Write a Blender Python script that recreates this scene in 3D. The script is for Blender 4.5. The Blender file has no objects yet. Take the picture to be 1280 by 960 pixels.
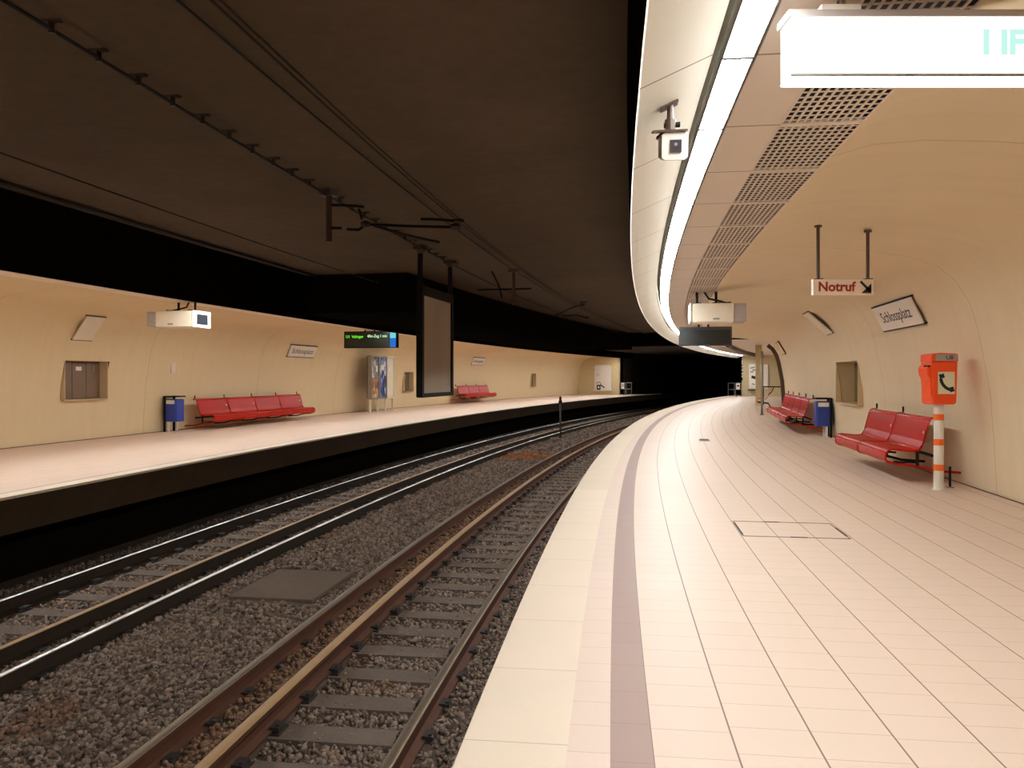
import bpy, bmesh, math, random
import numpy as np
from mathutils import Matrix, Vector
rnd = random.Random(7)
SC = bpy.context.scene
COL = SC.collection
PI = math.pi

# ---------------------------------------------------------------- station geometry
TH, X0, R = .1055, -.493, 164.6
CX, CY = X0 + R*math.cos(TH), -R*math.sin(TH)
def P(s, u, z=0.0):
    a = TH + s/R; r = R - u
    return Vector((CX - r*math.cos(a), CY + r*math.sin(a), z))
def yaw(s): return -(TH + s/R)
MID = -5.88                                   # left platform mirrors the right one: u -> MID - u

# ---------------------------------------------------------------- materials
def lin(c):
    return tuple(((v/255)/12.92 if v/255 <= .04045 else ((v/255+.055)/1.055)**2.4) for v in c) + (1.0,)
class NT:
    def __init__(self, name):
        self.m = bpy.data.materials.new(name); self.m.use_nodes = True
        self.t = self.m.node_tree; self.t.nodes.clear()
        self.out = self.t.nodes.new('ShaderNodeOutputMaterial')
    def n(self, ty, **kw):
        nd = self.t.nodes.new(ty)
        for k, v in kw.items(): setattr(nd, k, v)
        return nd
    def put(self, sock, v):
        if isinstance(v, (int, float)):
            sock.default_value = v
        elif isinstance(v, tuple): sock.default_value = v
        else: self.t.links.new(v, sock)
    def math(self, op, a, b=0.0, c=0.0):
        nd = self.n('ShaderNodeMath', operation=op)
        self.put(nd.inputs[0], a); self.put(nd.inputs[1], b); self.put(nd.inputs[2], c)
        return nd.outputs[0]
    def mix(self, f, a, b):
        nd = self.n('ShaderNodeMix', data_type='RGBA')
        self.put(nd.inputs[0], f); self.put(nd.inputs[6], a); self.put(nd.inputs[7], b)
        return nd.outputs[2]
    def uv(self):
        nd = self.n('ShaderNodeUVMap'); sp = self.n('ShaderNodeSeparateXYZ')
        self.t.links.new(nd.outputs[0], sp.inputs[0]); return nd.outputs[0], sp.outputs[0], sp.outputs[1]
    def noise(self, vec, scale, detail=3, rough=.6):
        nd = self.n('ShaderNodeTexNoise'); self.put(nd.inputs['Scale'], scale); self.put(nd.inputs['Detail'], detail); self.put(nd.inputs['Roughness'], rough)
        if vec is not None: self.t.links.new(vec, nd.inputs['Vector'])
        return nd.outputs[0]
    def pos(self): return self.n('ShaderNodeNewGeometry').outputs['Position']
    def ramp(self, f, stops):
        nd = self.n('ShaderNodeValToRGB'); e = nd.color_ramp.elements
        while len(e) < len(stops): e.new(.5)
        for i, (p, c) in enumerate(stops): e[i].position = p; e[i].color = c
        self.put(nd.inputs[0], f); return nd.outputs[0]
    def line(self, x, pitch, off, w):         # 1 on a joint
        f = self.math('FRACT', self.math('DIVIDE', self.math('SUBTRACT', x, off), pitch))
        d = self.math('MULTIPLY', self.math('MINIMUM', f, self.math('SUBTRACT', 1.0, f)), pitch)
        return self.math('LESS_THAN', d, w/2)
    def bump(self, h, strength=.3, dist=.01):
        nd = self.n('ShaderNodeBump'); nd.inputs['Strength'].default_value = strength; nd.inputs['Distance'].default_value = dist
        self.t.links.new(h, nd.inputs['Height']); return nd.outputs[0]
    def bsdf(self, col, rough=.6, metal=0.0, spec=.5, normal=None):
        b = self.n('ShaderNodeBsdfPrincipled')
        self.put(b.inputs['Base Color'], col); self.put(b.inputs['Roughness'], rough); self.put(b.inputs['Metallic'], metal)
        self.put(b.inputs['Specular IOR Level'], spec)
        if normal is not None: self.t.links.new(normal, b.inputs['Normal'])
        self.t.links.new(b.outputs[0], self.out.inputs[0]); return self.m
def plain(name, c, rough=.5, metal=0.0, spec=.5, var=.08, scale=6.0):
    t = NT(name); base = lin(c)
    f = t.noise(t.pos(), scale)
    a = tuple(v*(1-var) for v in base[:3])+(1.0,); b = tuple(min(1, v*(1+var)) for v in base[:3])+(1.0,)
    return t.bsdf(t.mix(f, a, b), rough, metal, spec)
def emit(name, c, strength):
    t = NT(name); e = t.n('ShaderNodeEmission'); e.inputs[0].default_value = lin(c); e.inputs[1].default_value = strength
    t.t.links.new(e.outputs[0], t.out.inputs[0]); return t.m

STRIP = 55.0
M = {}
M['lamp'] = emit('fluorescent diffuser', (247, 252, 255), STRIP)
M['signlamp'] = emit('lit sign face', (255, 252, 248), 3.2)
M['mint'] = emit('mint sign lettering', (200, 250, 238), 1.0)
M['green_led'] = emit('green led text', (120, 255, 60), 1.3)
M['white_led'] = emit('pale led text', (215, 255, 200), 1.3)
M['blue_lit'] = emit('lit blue sign field', (50, 125, 225), .8)
M['cyan_lit'] = emit('lit cyan sign field', (120, 225, 235), .9)

def tile_floor(name, base, pitch_s, pitch_u, u0, rnd_off=True, w=.0035, longline=.0065, joint=(128, 104, 88), rough=.42, mott=.05, jf=.5):
    t = NT(name); v, s, u = t.uv()
    col = t.math('FLOOR', t.math('DIVIDE', t.math('SUBTRACT', u, u0), pitch_u))
    off = t.math('MULTIPLY', t.math('FRACT', t.math('MULTIPLY', t.math('SINE', t.math('MULTIPLY', col, 12.9898)), 437.5)), pitch_s) if rnd_off else 0.0
    l1 = t.line(t.math('ADD', s, off), pitch_s, .02, w)
    l2 = t.line(u, pitch_u, u0, longline)
    row = t.math('FLOOR', t.math('DIVIDE', t.math('SUBTRACT', t.math('ADD', s, off), .02), pitch_s))
    h = t.math('FRACT', t.math('MULTIPLY', t.math('SINE', t.math('ADD', t.math('MULTIPLY', col, 78.2), t.math('MULTIPLY', row, 37.7))), 91.7))
    b = lin(base)
    n1 = t.noise(t.pos(), 1.3, 4); n2 = t.noise(t.pos(), 45, 2)
    k = t.math('ADD', t.math('MULTIPLY', n1, .6), t.math('ADD', t.math('MULTIPLY', n2, .2), t.math('MULTIPLY', h, .3)))
    c = t.mix(k, tuple(x*(1-mott) for x in b[:3])+(1.0,), tuple(min(1, x*(1+mott)) for x in b[:3])+(1.0,))
    jl = t.math('MAXIMUM', t.math('MULTIPLY', l1, jf), l2)
    c = t.mix(jl, c, lin(joint))
    rr = t.math('ADD', rough, t.math('MULTIPLY', n1, .14))
    return t.bsdf(c, rr, 0.0, .14, t.bump(t.math('SUBTRACT', 1.0, jl), .25, .004))
M['tiles'] = tile_floor('pinkish platform tiles', (211, 189, 170), .212, .283, .655)
M['tiles_left'] = tile_floor('pinkish far platform tiles', (214, 188, 168), .212, .283, .655, w=.002, longline=.003)
M['edge'] = tile_floor('pale speckled edge slabs', (222, 203, 180), .70, 50., -25., rnd_off=False, w=.006, joint=(140, 125, 100), mott=.1, rough=.45)
M['pink'] = tile_floor('pink border tiles', (216, 193, 176), .212, 50., -25., w=.003)
M['tactile'] = tile_floor('mauve guide tiles', (164, 138, 128), .30, 50., -25., w=.003, joint=(120, 95, 90), rough=.5)

def wall_mat(name, base, base2, pitch=4.12, off=9.375):
    t = NT(name); v, s, w = t.uv()
    n1 = t.noise(v, .9, 4); n2 = t.noise(v, 4., 5, .7)
    k = t.math('ADD', t.math('MULTIPLY', n1, .55), t.math('MULTIPLY', n2, .45))
    c = t.mix(k, lin(base), lin(base2))
    st = t.n('ShaderNodeMapping'); st.inputs['Scale'].default_value = (3.2, .35, 1); t.t.links.new(v, st.inputs[0])
    c = t.mix(t.math('MULTIPLY', t.math('SUBTRACT', t.noise(st.outputs[0], 2.0, 4), .45), .5), c, lin((196, 172, 132)))
    j = t.line(s, pitch, off, .011)
    c = t.mix(t.math('MULTIPLY', j, .45), c, lin((95, 74, 48)))
    br = t.n('ShaderNodeTexBrick'); br.inputs['Scale'].default_value = 1.0
    br.inputs['Brick Width'].default_value = .05; br.inputs['Row Height'].default_value = .025; br.inputs['Mortar Size'].default_value = .003
    br.inputs['Color1'].default_value = (1, 1, 1, 1); br.inputs['Color2'].default_value = (.8, .8, .8, 1); br.inputs['Mortar'].default_value = (0, 0, 0, 1)
    t.t.links.new(v, br.inputs['Vector'])
    c = t.mix(t.math('MULTIPLY', t.math('SUBTRACT', 1.0, br.outputs['Fac']), .0), c, c)
    hh = t.math('SUBTRACT', t.math('ADD', t.math('MULTIPLY', br.outputs['Color'], .4), t.math('MULTIPLY', t.noise(v, 60, 2), .5)), j)
    return t.bsdf(c, .62, 0.0, .3, t.bump(hh, .35, .006))
M['wall'] = wall_mat('olive beige mosaic wall', (221, 202, 168), (229, 211, 179))
M['wall_left'] = wall_mat('olive beige mosaic far wall', (219, 197, 156), (227, 206, 166), 4.47, 15.92)

def panel_mat(name, base, pitch, off, rough=.45, jc=(120, 98, 78), w=.012):
    t = NT(name); v, s, u = t.uv(); b = lin(base)
    c = t.mix(t.noise(v, 1.5, 3), tuple(x*.94 for x in b[:3])+(1.0,), b)
    j = t.line(s, pitch, off, w)
    return t.bsdf(t.mix(j, c, lin(jc)), rough, 0.0, .4, t.bump(t.math('SUBTRACT', 1.0, j), .3, .005))
M['ceil'] = panel_mat('beige ceiling panels', (238, 222, 204), .99, .57)
M['fascia'] = panel_mat('cream lamp cove panels', (230, 223, 204), 1.32, .83)
M['ceil_plain'] = plain('beige end wall paint', (204, 182, 138), .6)
M['black'] = plain('black bulkhead paint and recess shade', (20, 17, 12), .9, var=.25, spec=0.0, scale=2)  # also puts the shade of the under-platform recess into colour
def conc(name, a, b, scale=1.2, rough=.85):
    t = NT(name); p = t.pos()
    k = t.math('ADD', t.math('MULTIPLY', t.noise(p, scale*.4, 4), .6), t.math('MULTIPLY', t.noise(p, scale*6, 4), .4))
    return t.bsdf(t.ramp(k, [(.3, lin(a)), (.7, lin(b))]), rough, 0.0, .2, t.bump(t.noise(p, scale*12, 4), .4, .01))
M['tunnel'] = conc('sooty brown tunnel concrete', (84, 68, 53), (104, 86, 68))
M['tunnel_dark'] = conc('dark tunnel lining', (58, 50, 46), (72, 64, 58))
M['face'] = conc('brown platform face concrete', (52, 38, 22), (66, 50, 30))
M['ground'] = conc('dark track bed', (66, 54, 44), (98, 80, 66), 14)
M['slab'] = conc('brown grey cover slab', (92, 76, 62), (108, 90, 74), 3)
M['sleeper'] = conc('weathered sleeper', (92, 78, 67), (116, 100, 87), 5)
def stone():
    t = NT('brown ballast stones'); v, s, u = t.uv()
    k = t.math('ADD', t.math('MULTIPLY', s, .75), t.math('MULTIPLY', t.noise(t.pos(), 3., 3), .25))
    c = t.ramp(k, [(.1, lin((92, 76, 64))), (.45, lin((122, 102, 88))), (.8, lin((146, 126, 110))), (1., lin((156, 122, 88)))])
    rust = t.math('GREATER_THAN', t.noise(t.pos(), .55, 2), .64)
    c = t.mix(t.math('MULTIPLY', rust, .35), c, lin((120, 72, 34)))
    band = t.math('MULTIPLY', t.math('GREATER_THAN', u, -2.22), t.math('LESS_THAN', u, -1.80))
    c = t.mix(t.math('MULTIPLY', band, t.noise(t.pos(), 3., 3)), c, lin((128, 84, 46)))
    d = t.n('ShaderNodeVectorMath', operation='DISTANCE'); t.t.links.new(t.pos(), d.inputs[0]); d.inputs[1].default_value = (.12, 23.4, -1.06)
    near = t.math('MULTIPLY', t.math('LESS_THAN', t.math('ADD', d.outputs['Value'], t.noise(t.pos(), 1.5, 3)), 1.5), .75)
    c = t.mix(near, c, lin((176, 100, 36)))
    return t.bsdf(c, .85, 0.0, .2)
M['stone'] = stone()
def rust(name, a, b, rough=.75):
    t = NT(name); return t.bsdf(t.mix(t.noise(t.pos(), 7, 5, .7), lin(a), lin(b)), rough, .0, .3)
M['rust'] = rust('rusty rail side', (66, 42, 28), (104, 62, 40))
M['rust_dark'] = rust('dark rail side', (40, 30, 20), (58, 42, 28))
M['rail_bright'] = plain('bright worn rail top', (225, 220, 210), .28, 1.0)
M['rail_grey'] = plain('dull grey rail top', (136, 118, 96), .5, 1.0, scale=30, var=.2)
M['rail_gold'] = rust('brown ochre rail top', (150, 112, 66), (176, 138, 90), .4)
M['clip'] = plain('dark rail clip iron', (46, 36, 30), .7)
M['red'] = plain('red lacquered sheet metal', (178, 28, 12), .33, 0.0, .14, .05)
M['red_gloss'] = plain('glossy red highlight bead', (190, 40, 24), .22, 0.0, .5, .05)  # lighter, glossier red for the beads added to draw highlights
M['black_metal'] = plain('black painted steel', (18, 15, 13), .6, 0.0, .2)
M['brown_metal'] = plain('dark brown steel', (74, 54, 38), .5)
M['steel'] = plain('brushed grey steel', (150, 146, 138), .4, .7)
M['lamp_frame'] = plain('grey lamp frame', (88, 82, 76), .6)
M['white_paint'] = plain('white enamel', (228, 222, 210), .4)
M['cream_paint'] = plain('cream painted sheet', (222, 210, 186), .45)
M['grey_paint'] = plain('grey painted sheet', (166, 156, 150), .5)
M['orange'] = plain('orange phone housing', (240, 78, 12), .4, var=.05)
M['orange_band'] = plain('orange reflective band', (244, 112, 20), .45)
M['blue'] = plain('blue plastic', (38, 62, 150), .45)
M['niche_in'] = plain('tan niche lining', (204, 180, 140), .7)
M['door_grey'] = plain('grey brown cabinet door', (124, 102, 82), .5)
M['dark_door'] = plain('grey green cabinet door', (112, 104, 80), .5)
M['screen_fabric'] = plain('grey brown projection cloth', (176, 158, 136), .8, var=.04)
M['glass_dark'] = plain('dark lens glass', (46, 50, 56), .15)
M['display'] = plain('dark display glass', (24, 28, 22), .25)
M['display_back'] = plain('dark violet grey casing', (52, 46, 52), .4)
M['black_ink'] = plain('black lettering', (24, 20, 18), .6)
M['red_ink'] = plain('dark red lettering', (150, 28, 20), .6)
M['gold_plate'] = plain('pale cream sign face', (232, 212, 190), .5)
M['sign_white'] = plain('white sign enamel', (232, 222, 208), .4)
M['grille_back'] = plain('grille backing in cavity shade', (56, 46, 48), .9)  # shade of the grille holes put into the backing colour
M['phone_plate'] = plain('pale green white plate', (224, 222, 192), .4)
M['cable'] = plain('black cable sheath', (20, 15, 11), .7)
M['insulator'] = plain('brown insulator', (52, 36, 26), .5)
M['dirt'] = plain('dark drain iron', (60, 48, 40), .7)
M['joint'] = plain('dark metal frame strip', (132, 108, 92), .5)
def poster(name, stops, sc=9, seed=0):
    t = NT(name); mp = t.n('ShaderNodeMapping'); mp.inputs['Location'].default_value = (seed, seed*2, seed*3); mp.inputs['Scale'].default_value = (1, 1, .6)
    t.t.links.new(t.pos(), mp.inputs[0])
    vo = t.n('ShaderNodeTexVoronoi'); vo.inputs['Scale'].default_value = sc; t.t.links.new(mp.outputs[0], vo.inputs['Vector'])
    sp = t.n('ShaderNodeSeparateColor'); t.t.links.new(vo.outputs['Color'], sp.inputs[0])
    r = t.ramp(sp.outputs[0], stops); t.t.nodes[-1]
    return t.bsdf(r, .3)
M['poster_a'] = poster('grey poster print', [(.0, lin((70, 74, 66))), (.45, lin((112, 108, 98))), (.8, lin((160, 150, 140))), (1., lin((230, 226, 220)))])
M['poster_b'] = poster('orange brown poster print', [(.0, lin((60, 40, 28))), (.4, lin((196, 120, 60))), (.7, lin((226, 190, 150))), (1., lin((120, 60, 40)))], 11, 3)
M['poster_c'] = poster('blue poster print', [(.0, lin((22, 24, 40))), (.35, lin((44, 66, 130))), (.65, lin((120, 140, 200))), (1., lin((226, 230, 240)))], 8, 5)

# ---------------------------------------------------------------- mesh helpers
class MB:
    def __init__(self): self.v = []; self.f = []; self.uvs = None
    def add(self, vs, fs):
        o = len(self.v); self.v += [tuple(x) for x in vs]; self.f += [tuple(i+o for i in q) for q in fs]; return self
    def box(self, c, d, mat=None):
        x, y, z = c; a, b, e = d[0]/2, d[1]/2, d[2]/2
        vs = [Vector((i*a, j*b, k*e)) for i in (-1, 1) for j in (-1, 1) for k in (-1, 1)]
        if mat is not None: vs = [mat @ v for v in vs]
        vs = [v + Vector(c) for v in vs]
        return self.add(vs, [(0, 1, 3, 2), (4, 6, 7, 5), (0, 4, 5, 1), (2, 3, 7, 6), (0, 2, 6, 4), (1, 5, 7, 3)])
    def tube(self, pts, r, n=10, caps=True):
        pts = [Vector(p) for p in pts]; rings = []
        for i, p in enumerate(pts):
            d = (pts[min(i+1, len(pts)-1)] - pts[max(i-1, 0)]).normalized()
            up = Vector((0, 0, 1)) if abs(d.z) < .95 else Vector((1, 0, 0))
            a = d.cross(up).normalized(); b = a.cross(d)
            rr = r[i] if isinstance(r, (list, tuple)) else r
            rings.append([p + rr*(math.cos(2*PI*k/n)*a + math.sin(2*PI*k/n)*b) for k in range(n)])
        vs = [v for q in rings for v in q]; fs = []
        for i in range(len(pts)-1):
            for k in range(n): fs.append((i*n+k, i*n+(k+1) % n, (i+1)*n+(k+1) % n, (i+1)*n+k))
        if caps: fs.append(tuple(range(n))[::-1]); fs.append(tuple((len(pts)-1)*n+k for k in range(n)))
        return self.add(vs, fs)
    def prism(self, poly, axis, lo, hi):      # closed polygon in the two other axes, extruded along axis
        n = len(poly)
        def mk(p, h): return (h, p[0], p[1]) if axis == 0 else (p[0], h, p[1]) if axis == 1 else (p[0], p[1], h)
        vs = [mk(p, lo) for p in poly] + [mk(p, hi) for p in poly]
        fs = [tuple(range(n)), tuple(range(n, 2*n))[::-1]] + [(i, (i+1) % n, n+(i+1) % n, n+i) for i in range(n)]
        return self.add(vs, fs)
    def sweep(self, poly, ss, closed=True):   # polygon in (u, z) along the station curve
        n = len(poly); vs = [P(s, u, z) for s in ss for u, z in poly]; fs = []
        for i in range(len(ss)-1):
            for k in range(n if closed else n-1):
                fs.append((i*n+k, i*n+(k+1) % n, (i+1)*n+(k+1) % n, (i+1)*n+k))
        if closed: fs.append(tuple(range(n))); fs.append(tuple((len(ss)-1)*n+k for k in range(n))[::-1])
        return self.add(vs, fs)
    def build(self, name, mat, parent=None, loc=None, rot=None, bevel=0, smooth=False, recalc=True):
        me = bpy.data.meshes.new(name); me.from_pydata([tuple(v) for v in self.v], [], self.f)
        if recalc or bevel:
            bm = bmesh.new(); bm.from_mesh(me); bmesh.ops.recalc_face_normals(bm, faces=bm.faces)
            if bevel: bmesh.ops.bevel(bm, geom=[e for e in bm.edges if e.calc_face_angle(0) > .5], offset=bevel, segments=2, profile=.6, affect='EDGES', clamp_overlap=True)
            bm.to_mesh(me); bm.free()
        if smooth:
            for p in me.polygons: p.use_smooth = True
        me.materials.append(mat if not isinstance(mat, str) else M[mat])
        o = bpy.data.objects.new(name, me); COL.objects.link(o)
        if parent is not None: o.parent = parent
        if loc is not None: o.location = loc
        if rot is not None: o.rotation_euler = rot
        return o
def tag(o, label=None, cat=None, group=None, kind=None):
    for k, v in (('label', label), ('category', cat), ('group', group), ('kind', kind)):
        if v: o[k] = v
    return o
def thing(name, label, cat, s, u, z=0.0, rz=0.0, group=None):
    o = bpy.data.objects.new(name, None); COL.objects.link(o); o.empty_display_size = .1
    o.location = P(s, u, z); o.rotation_euler = (0, 0, yaw(s) + rz); return tag(o, label, cat, group)
def copy_tree(o, parent=None):
    c = o.copy(); COL.objects.link(c)
    if parent is not None: c.parent = parent
    for ch in list(o.children): copy_tree(ch, c)
    return c
def place(o, s, u, z=0.0, rz=0.0):
    o.location = P(s, u, z); o.rotation_euler = (0, 0, yaw(s) + rz)
def frange(a, b, d):
    n = max(1, int(round((b-a)/d))); return [a + (b-a)*i/n for i in range(n+1)]
def surface(name, prof, ss, mat, holes=(), uvu=False, smooth=False):
    """open strip swept along the station; uv = (s, running length or u)"""
    L = [0.0]
    for a, b in zip(prof, prof[1:]): L.append(L[-1] + math.hypot(b[0]-a[0], b[1]-a[1]))
    n = len(prof); vs = [P(s, u, z) for s in ss for u, z in prof]; fs = []; uv = []
    W = [p[0] if uvu else l for p, l in zip(prof, L)]
    for i in range(len(ss)-1):
        for k in range(n-1):
            sm = (ss[i]+ss[i+1])/2; zm = (prof[k][1]+prof[k+1][1])/2
            if any(h[0] < sm < h[1] and h[2] < zm < h[3] for h in holes): continue
            fs.append((i*n+k, i*n+k+1, (i+1)*n+k+1, (i+1)*n+k))
            uv += [(ss[i], W[k]), (ss[i], W[k+1]), (ss[i+1], W[k+1]), (ss[i+1], W[k])]
    me = bpy.data.meshes.new(name); me.from_pydata([tuple(v) for v in vs], [], fs)
    ul = me.uv_layers.new(name='UVMap')
    for d, q in zip(ul.data, uv): d.uv = q
    me.materials.append(M[mat]); o = bpy.data.objects.new(name, me); COL.objects.link(o)
    if smooth:
        for q in me.polygons: q.use_smooth = True
    o['kind'] = 'structure'; return o
def text_part(name, body, size, mtx, mat, parent, extrude=.001, align='CENTER', shear=0.0, squeeze=1.0, bold=0.0):
    cu = bpy.data.curves.new(name, 'FONT'); cu.body = body; cu.size = size; cu.extrude = extrude
    cu.align_x = align; cu.align_y = 'CENTER'; cu.shear = shear; cu.offset = bold; cu.resolution_u = 3
    t = bpy.data.objects.new(name, cu); COL.objects.link(t)
    bpy.context.view_layer.update()
    me = bpy.data.meshes.new_from_object(t.evaluated_get(bpy.context.evaluated_depsgraph_get()))
    bpy.data.objects.remove(t)
    me.transform(mtx @ Matrix.Diagonal((squeeze, 1, 1, 1))); me.materials.clear(); me.materials.append(M[mat])
    o = bpy.data.objects.new(name, me); COL.objects.link(o); o.parent = parent; return o
def basis(ex, ey, org):
    ex = Vector(ex).normalized(); ey = Vector(ey).normalized(); ez = ex.cross(ey)
    m = Matrix((ex, ey, ez)).transposed().to_4x4(); m.translation = Vector(org); return m

# ================================================================ SETTING
BACK, END = -9.0, 55.0
S1 = frange(BACK, END, 1.0)
PROF = [(4.49, 0), (4.474, .35), (4.458, .64), (4.446, .77), (4.426, 1.08), (4.37, 1.41), (4.345, 1.55), (4.295, 1.8), (4.22, 2.06), (4.08, 2.30),
        (3.9, 2.46), (3.6, 2.575), (3.25, 2.64), (2.8, 2.69), (2.4, 2.715), (2.1, 2.70), (1.85, 2.635)]
def prof_u(z):
    for (u0, z0), (u1, z1) in zip(PROF, PROF[1:]):
        if z0 <= z <= z1: return u0 + (u1-u0)*(z-z0)/(z1-z0)
RW_END = 31.0
NR = (15.0, 16.95, .77, 1.55)
ss = sorted(set(frange(BACK, RW_END, 1.0) + [NR[0], NR[1]]))
surface('wall_right', PROF, ss, 'wall', [NR], smooth=True)
# left wall: mirrored profile with three niches
NLs = [(13.54, 14.72, .82, 1.58), (30.25, 31.15, .66, 1.455), (46.05, 46.85, .66, 1.45)]
PL = sorted(PROF[:9] + [(prof_u(z), z) for z in (.66, .82, 1.455, 1.58)], key=lambda p: p[1]) + PROF[9:]
ss = sorted(set(S1 + [x for h in NLs for x in h[:2]]))
surface('wall_left', [(MID-u, z) for u, z in PL], ss, 'wall_left', NLs, smooth=True)
# floors
surface('floor_right', [(.655, 0), (4.60, 0)], frange(BACK, RW_END, .5), 'tiles', uvu=True)
surface('floor_back_right', [(.655, 0), (7.0, 0)], frange(RW_END, END+.6, .5), 'tiles', uvu=True)
surface('trim_1', [(.02, -.10), (0, -.08), (0, -.004), (.004, 0), (.367, 0)], frange(BACK, END+4, .5), 'edge')
surface('trim_2', [(.367, .0), (.512, .0)], frange(BACK, END+4, .5), 'pink', uvu=True)
surface('trim_3', [(.512, .0), (.655, .0)], frange(BACK, END+4, .5), 'tactile', uvu=True)
surface('floor_left', [(MID-.10, 0), (MID-4.7, 0)], frange(BACK, END+2, .5), 'tiles_left', uvu=True)
surface('trim_4', [(MID, -.03), (MID, -.004), (MID-.004, 0), (MID-.22, .0)], frange(BACK, END+5, .5), 'edge')
surface('trim_5', [(MID-.22, .001), (MID-.255, .001)], frange(BACK, END+2, .5), 'tactile', uvu=True)
bpy.data.objects['floor_left'].location.z = -.001
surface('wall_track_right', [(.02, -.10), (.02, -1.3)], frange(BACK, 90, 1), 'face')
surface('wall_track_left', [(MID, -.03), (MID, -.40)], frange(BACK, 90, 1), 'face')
surface('trim_19', [(MID, -.40), (MID-.6, -.40), (MID-.6, -1.3)], frange(BACK, 90, 1), 'black')  # recess under the platform lip, its shade painted in as black
HI, LO = -1.085, -1.136
surface('floor_track', [(.05, HI), (-.79, HI), (-.83, LO), (-1.71, LO), (-1.75, HI), (-3.0, HI+.03), (-4.40, HI), (-4.48, LO), (-5.43, LO), (-5.48, HI), (MID-.62, HI)], frange(BACK, 90, 1), 'ground')
# ceilings, coves and bulkheads
surface('ceiling_right', [(1.126, 2.72), (1.126, 2.627), (1.413, 2.627)], S1, 'ceil')
surface('trim_6', [(1.84, 2.627), (1.852, 2.637)], frange(BACK, END, 1), 'ceil')
surface('ceiling_back_right', [(1.84, 2.637), (7.0, 2.637)], frange(RW_END, END, 1), 'ceil')
surface('trim_7', [(.628, 2.47), (.635, 2.48), (.934, 2.61), (.934, 2.72)], S1, 'fascia')
surface('trim_8', [(.628, 2.47), (.60, 3.45)], S1, 'black')
surface('trim_9', [(.934, 2.72), (1.126, 2.72)], S1, 'black')
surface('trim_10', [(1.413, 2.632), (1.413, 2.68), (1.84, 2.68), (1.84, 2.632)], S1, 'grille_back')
F = lambda u: MID - u
surface('trim_11', [(F(.628), 2.485), (F(.635), 2.495), (F(.934), 2.61), (F(.934), 2.72)], S1, 'fascia')
surface('trim_12', [(F(.635), 2.52), (F(.605), 2.485), (F(.60), 3.45)], S1, 'black')
surface('trim_13', [(F(.934), 2.72), (F(1.126), 2.72)], S1, 'black')
surface('ceiling_left', [(F(1.126), 2.72), (F(1.126), 2.627), (F(1.84), 2.627), (F(1.852), 2.637)], S1, 'ceil')
surface('ceiling', [(.62, 3.42), (F(.58), 3.42)], frange(BACK, 40, 1), 'tunnel')
# broad dark bulkhead over the far track, from about 16 m on
def uo(s): return -4.17 + (s-15.9)*.062
n = 13; vs = []; fs = []
for i in range(n):
    s = 15.85 + (40-15.85)*i/(n-1)
    for u, z in ((F(.59), 3.41), (F(.59), 2.60), (uo(s), 2.60), (uo(s), 3.41)): vs.append(P(s, u, z))
for i in range(n-1):
    for k in range(4): fs.append((i*4+k, i*4+(k+1) % 4, i*4+4+(k+1) % 4, i*4+4+k))
fs += [(0, 1, 2, 3), tuple((n-1)*4+k for k in (3, 2, 1, 0))]
tag(MB().add(vs, fs).build('trim_14', 'black'), kind='structure')
# portal beam and dark tunnel beyond
tag(MB().sweep([(.60, 3.5), (F(.60), 3.5), (F(.60), 2.78), (.60, 2.78)], frange(39.5, 40.5, 1)).build('trim_15', 'black'), kind='structure')
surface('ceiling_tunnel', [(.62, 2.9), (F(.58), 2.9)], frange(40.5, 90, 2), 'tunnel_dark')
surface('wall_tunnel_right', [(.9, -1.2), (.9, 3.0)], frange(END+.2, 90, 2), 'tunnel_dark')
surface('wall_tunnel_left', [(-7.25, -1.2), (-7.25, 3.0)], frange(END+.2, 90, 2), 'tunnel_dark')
def cross_wall(name, s, u0, u1, z0, z1, mat, th=.2):
    tag(MB().sweep([(u0, z0), (u1, z0), (u1, z1), (u0, z1)], [s, s+th]).build(name, mat), kind='structure')
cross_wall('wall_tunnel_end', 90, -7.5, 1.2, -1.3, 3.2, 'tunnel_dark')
cross_wall('wall_end_right', END, .88, 7.1, 0, 2.75, 'ceil_plain')
cross_wall('wall_end_left', END-.5, -10.55, -7.28, 0, 2.72, 'ceil_plain')
cross_wall('wall_behind', BACK-.3, -10.9, 5.0, -1.3, 3.5, 'tunnel')
surface('wall_back_right', [(7.0, 0), (7.0, 2.7)], frange(RW_END-1, END, 1), 'wall')
# dark arch frame where the curved wall stops
def off_profile(pr, d):
    out = []
    for i, (u, z) in enumerate(pr):
        a = pr[max(i-1, 0)]; b = pr[min(i+1, len(pr)-1)]
        tx, tz = b[0]-a[0], b[1]-a[1]; l = math.hypot(tx, tz); out.append((u + d*tz/l, z - d*tx/l))
    return out
arch = PROF[:11]
tag(MB().sweep([(u-.0, z) for u, z in arch] + off_profile(arch, -.13)[::-1], [RW_END-.25, RW_END+.15]).build('trim_16', 'brown_metal'), kind='structure')
tag(MB().sweep([(4.5, 0), (7.05, 0), (7.05, 2.72), (4.2, 2.72), (4.28, 2.2), (4.45, 1.5)], [RW_END-.02, RW_END+.0]).build('wall_step_right', 'wall'), kind='structure')
tag(MB().sweep([(2.25, 2.637), (2.25, 2.46), (2.4, 2.46), (2.4, 2.637)], frange(34, 54, 2)).build('trim_17', 'brown_metal'), kind='structure')
tag(MB().sweep([(3.34, 0), (3.60, 0), (3.60, 2.63), (3.34, 2.63)], [36.8, 37.1]).build('trim_18', 'ceil_plain'), kind='structure')
# floor seam at the wall foot
surface('baseboard_right', [(4.475, .0), (4.472, .012)], frange(BACK, RW_END, 1), 'brown_metal')
surface('baseboard_left', [(MID-4.475, .0), (MID-4.472, .012)], S1, 'brown_metal')

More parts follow.
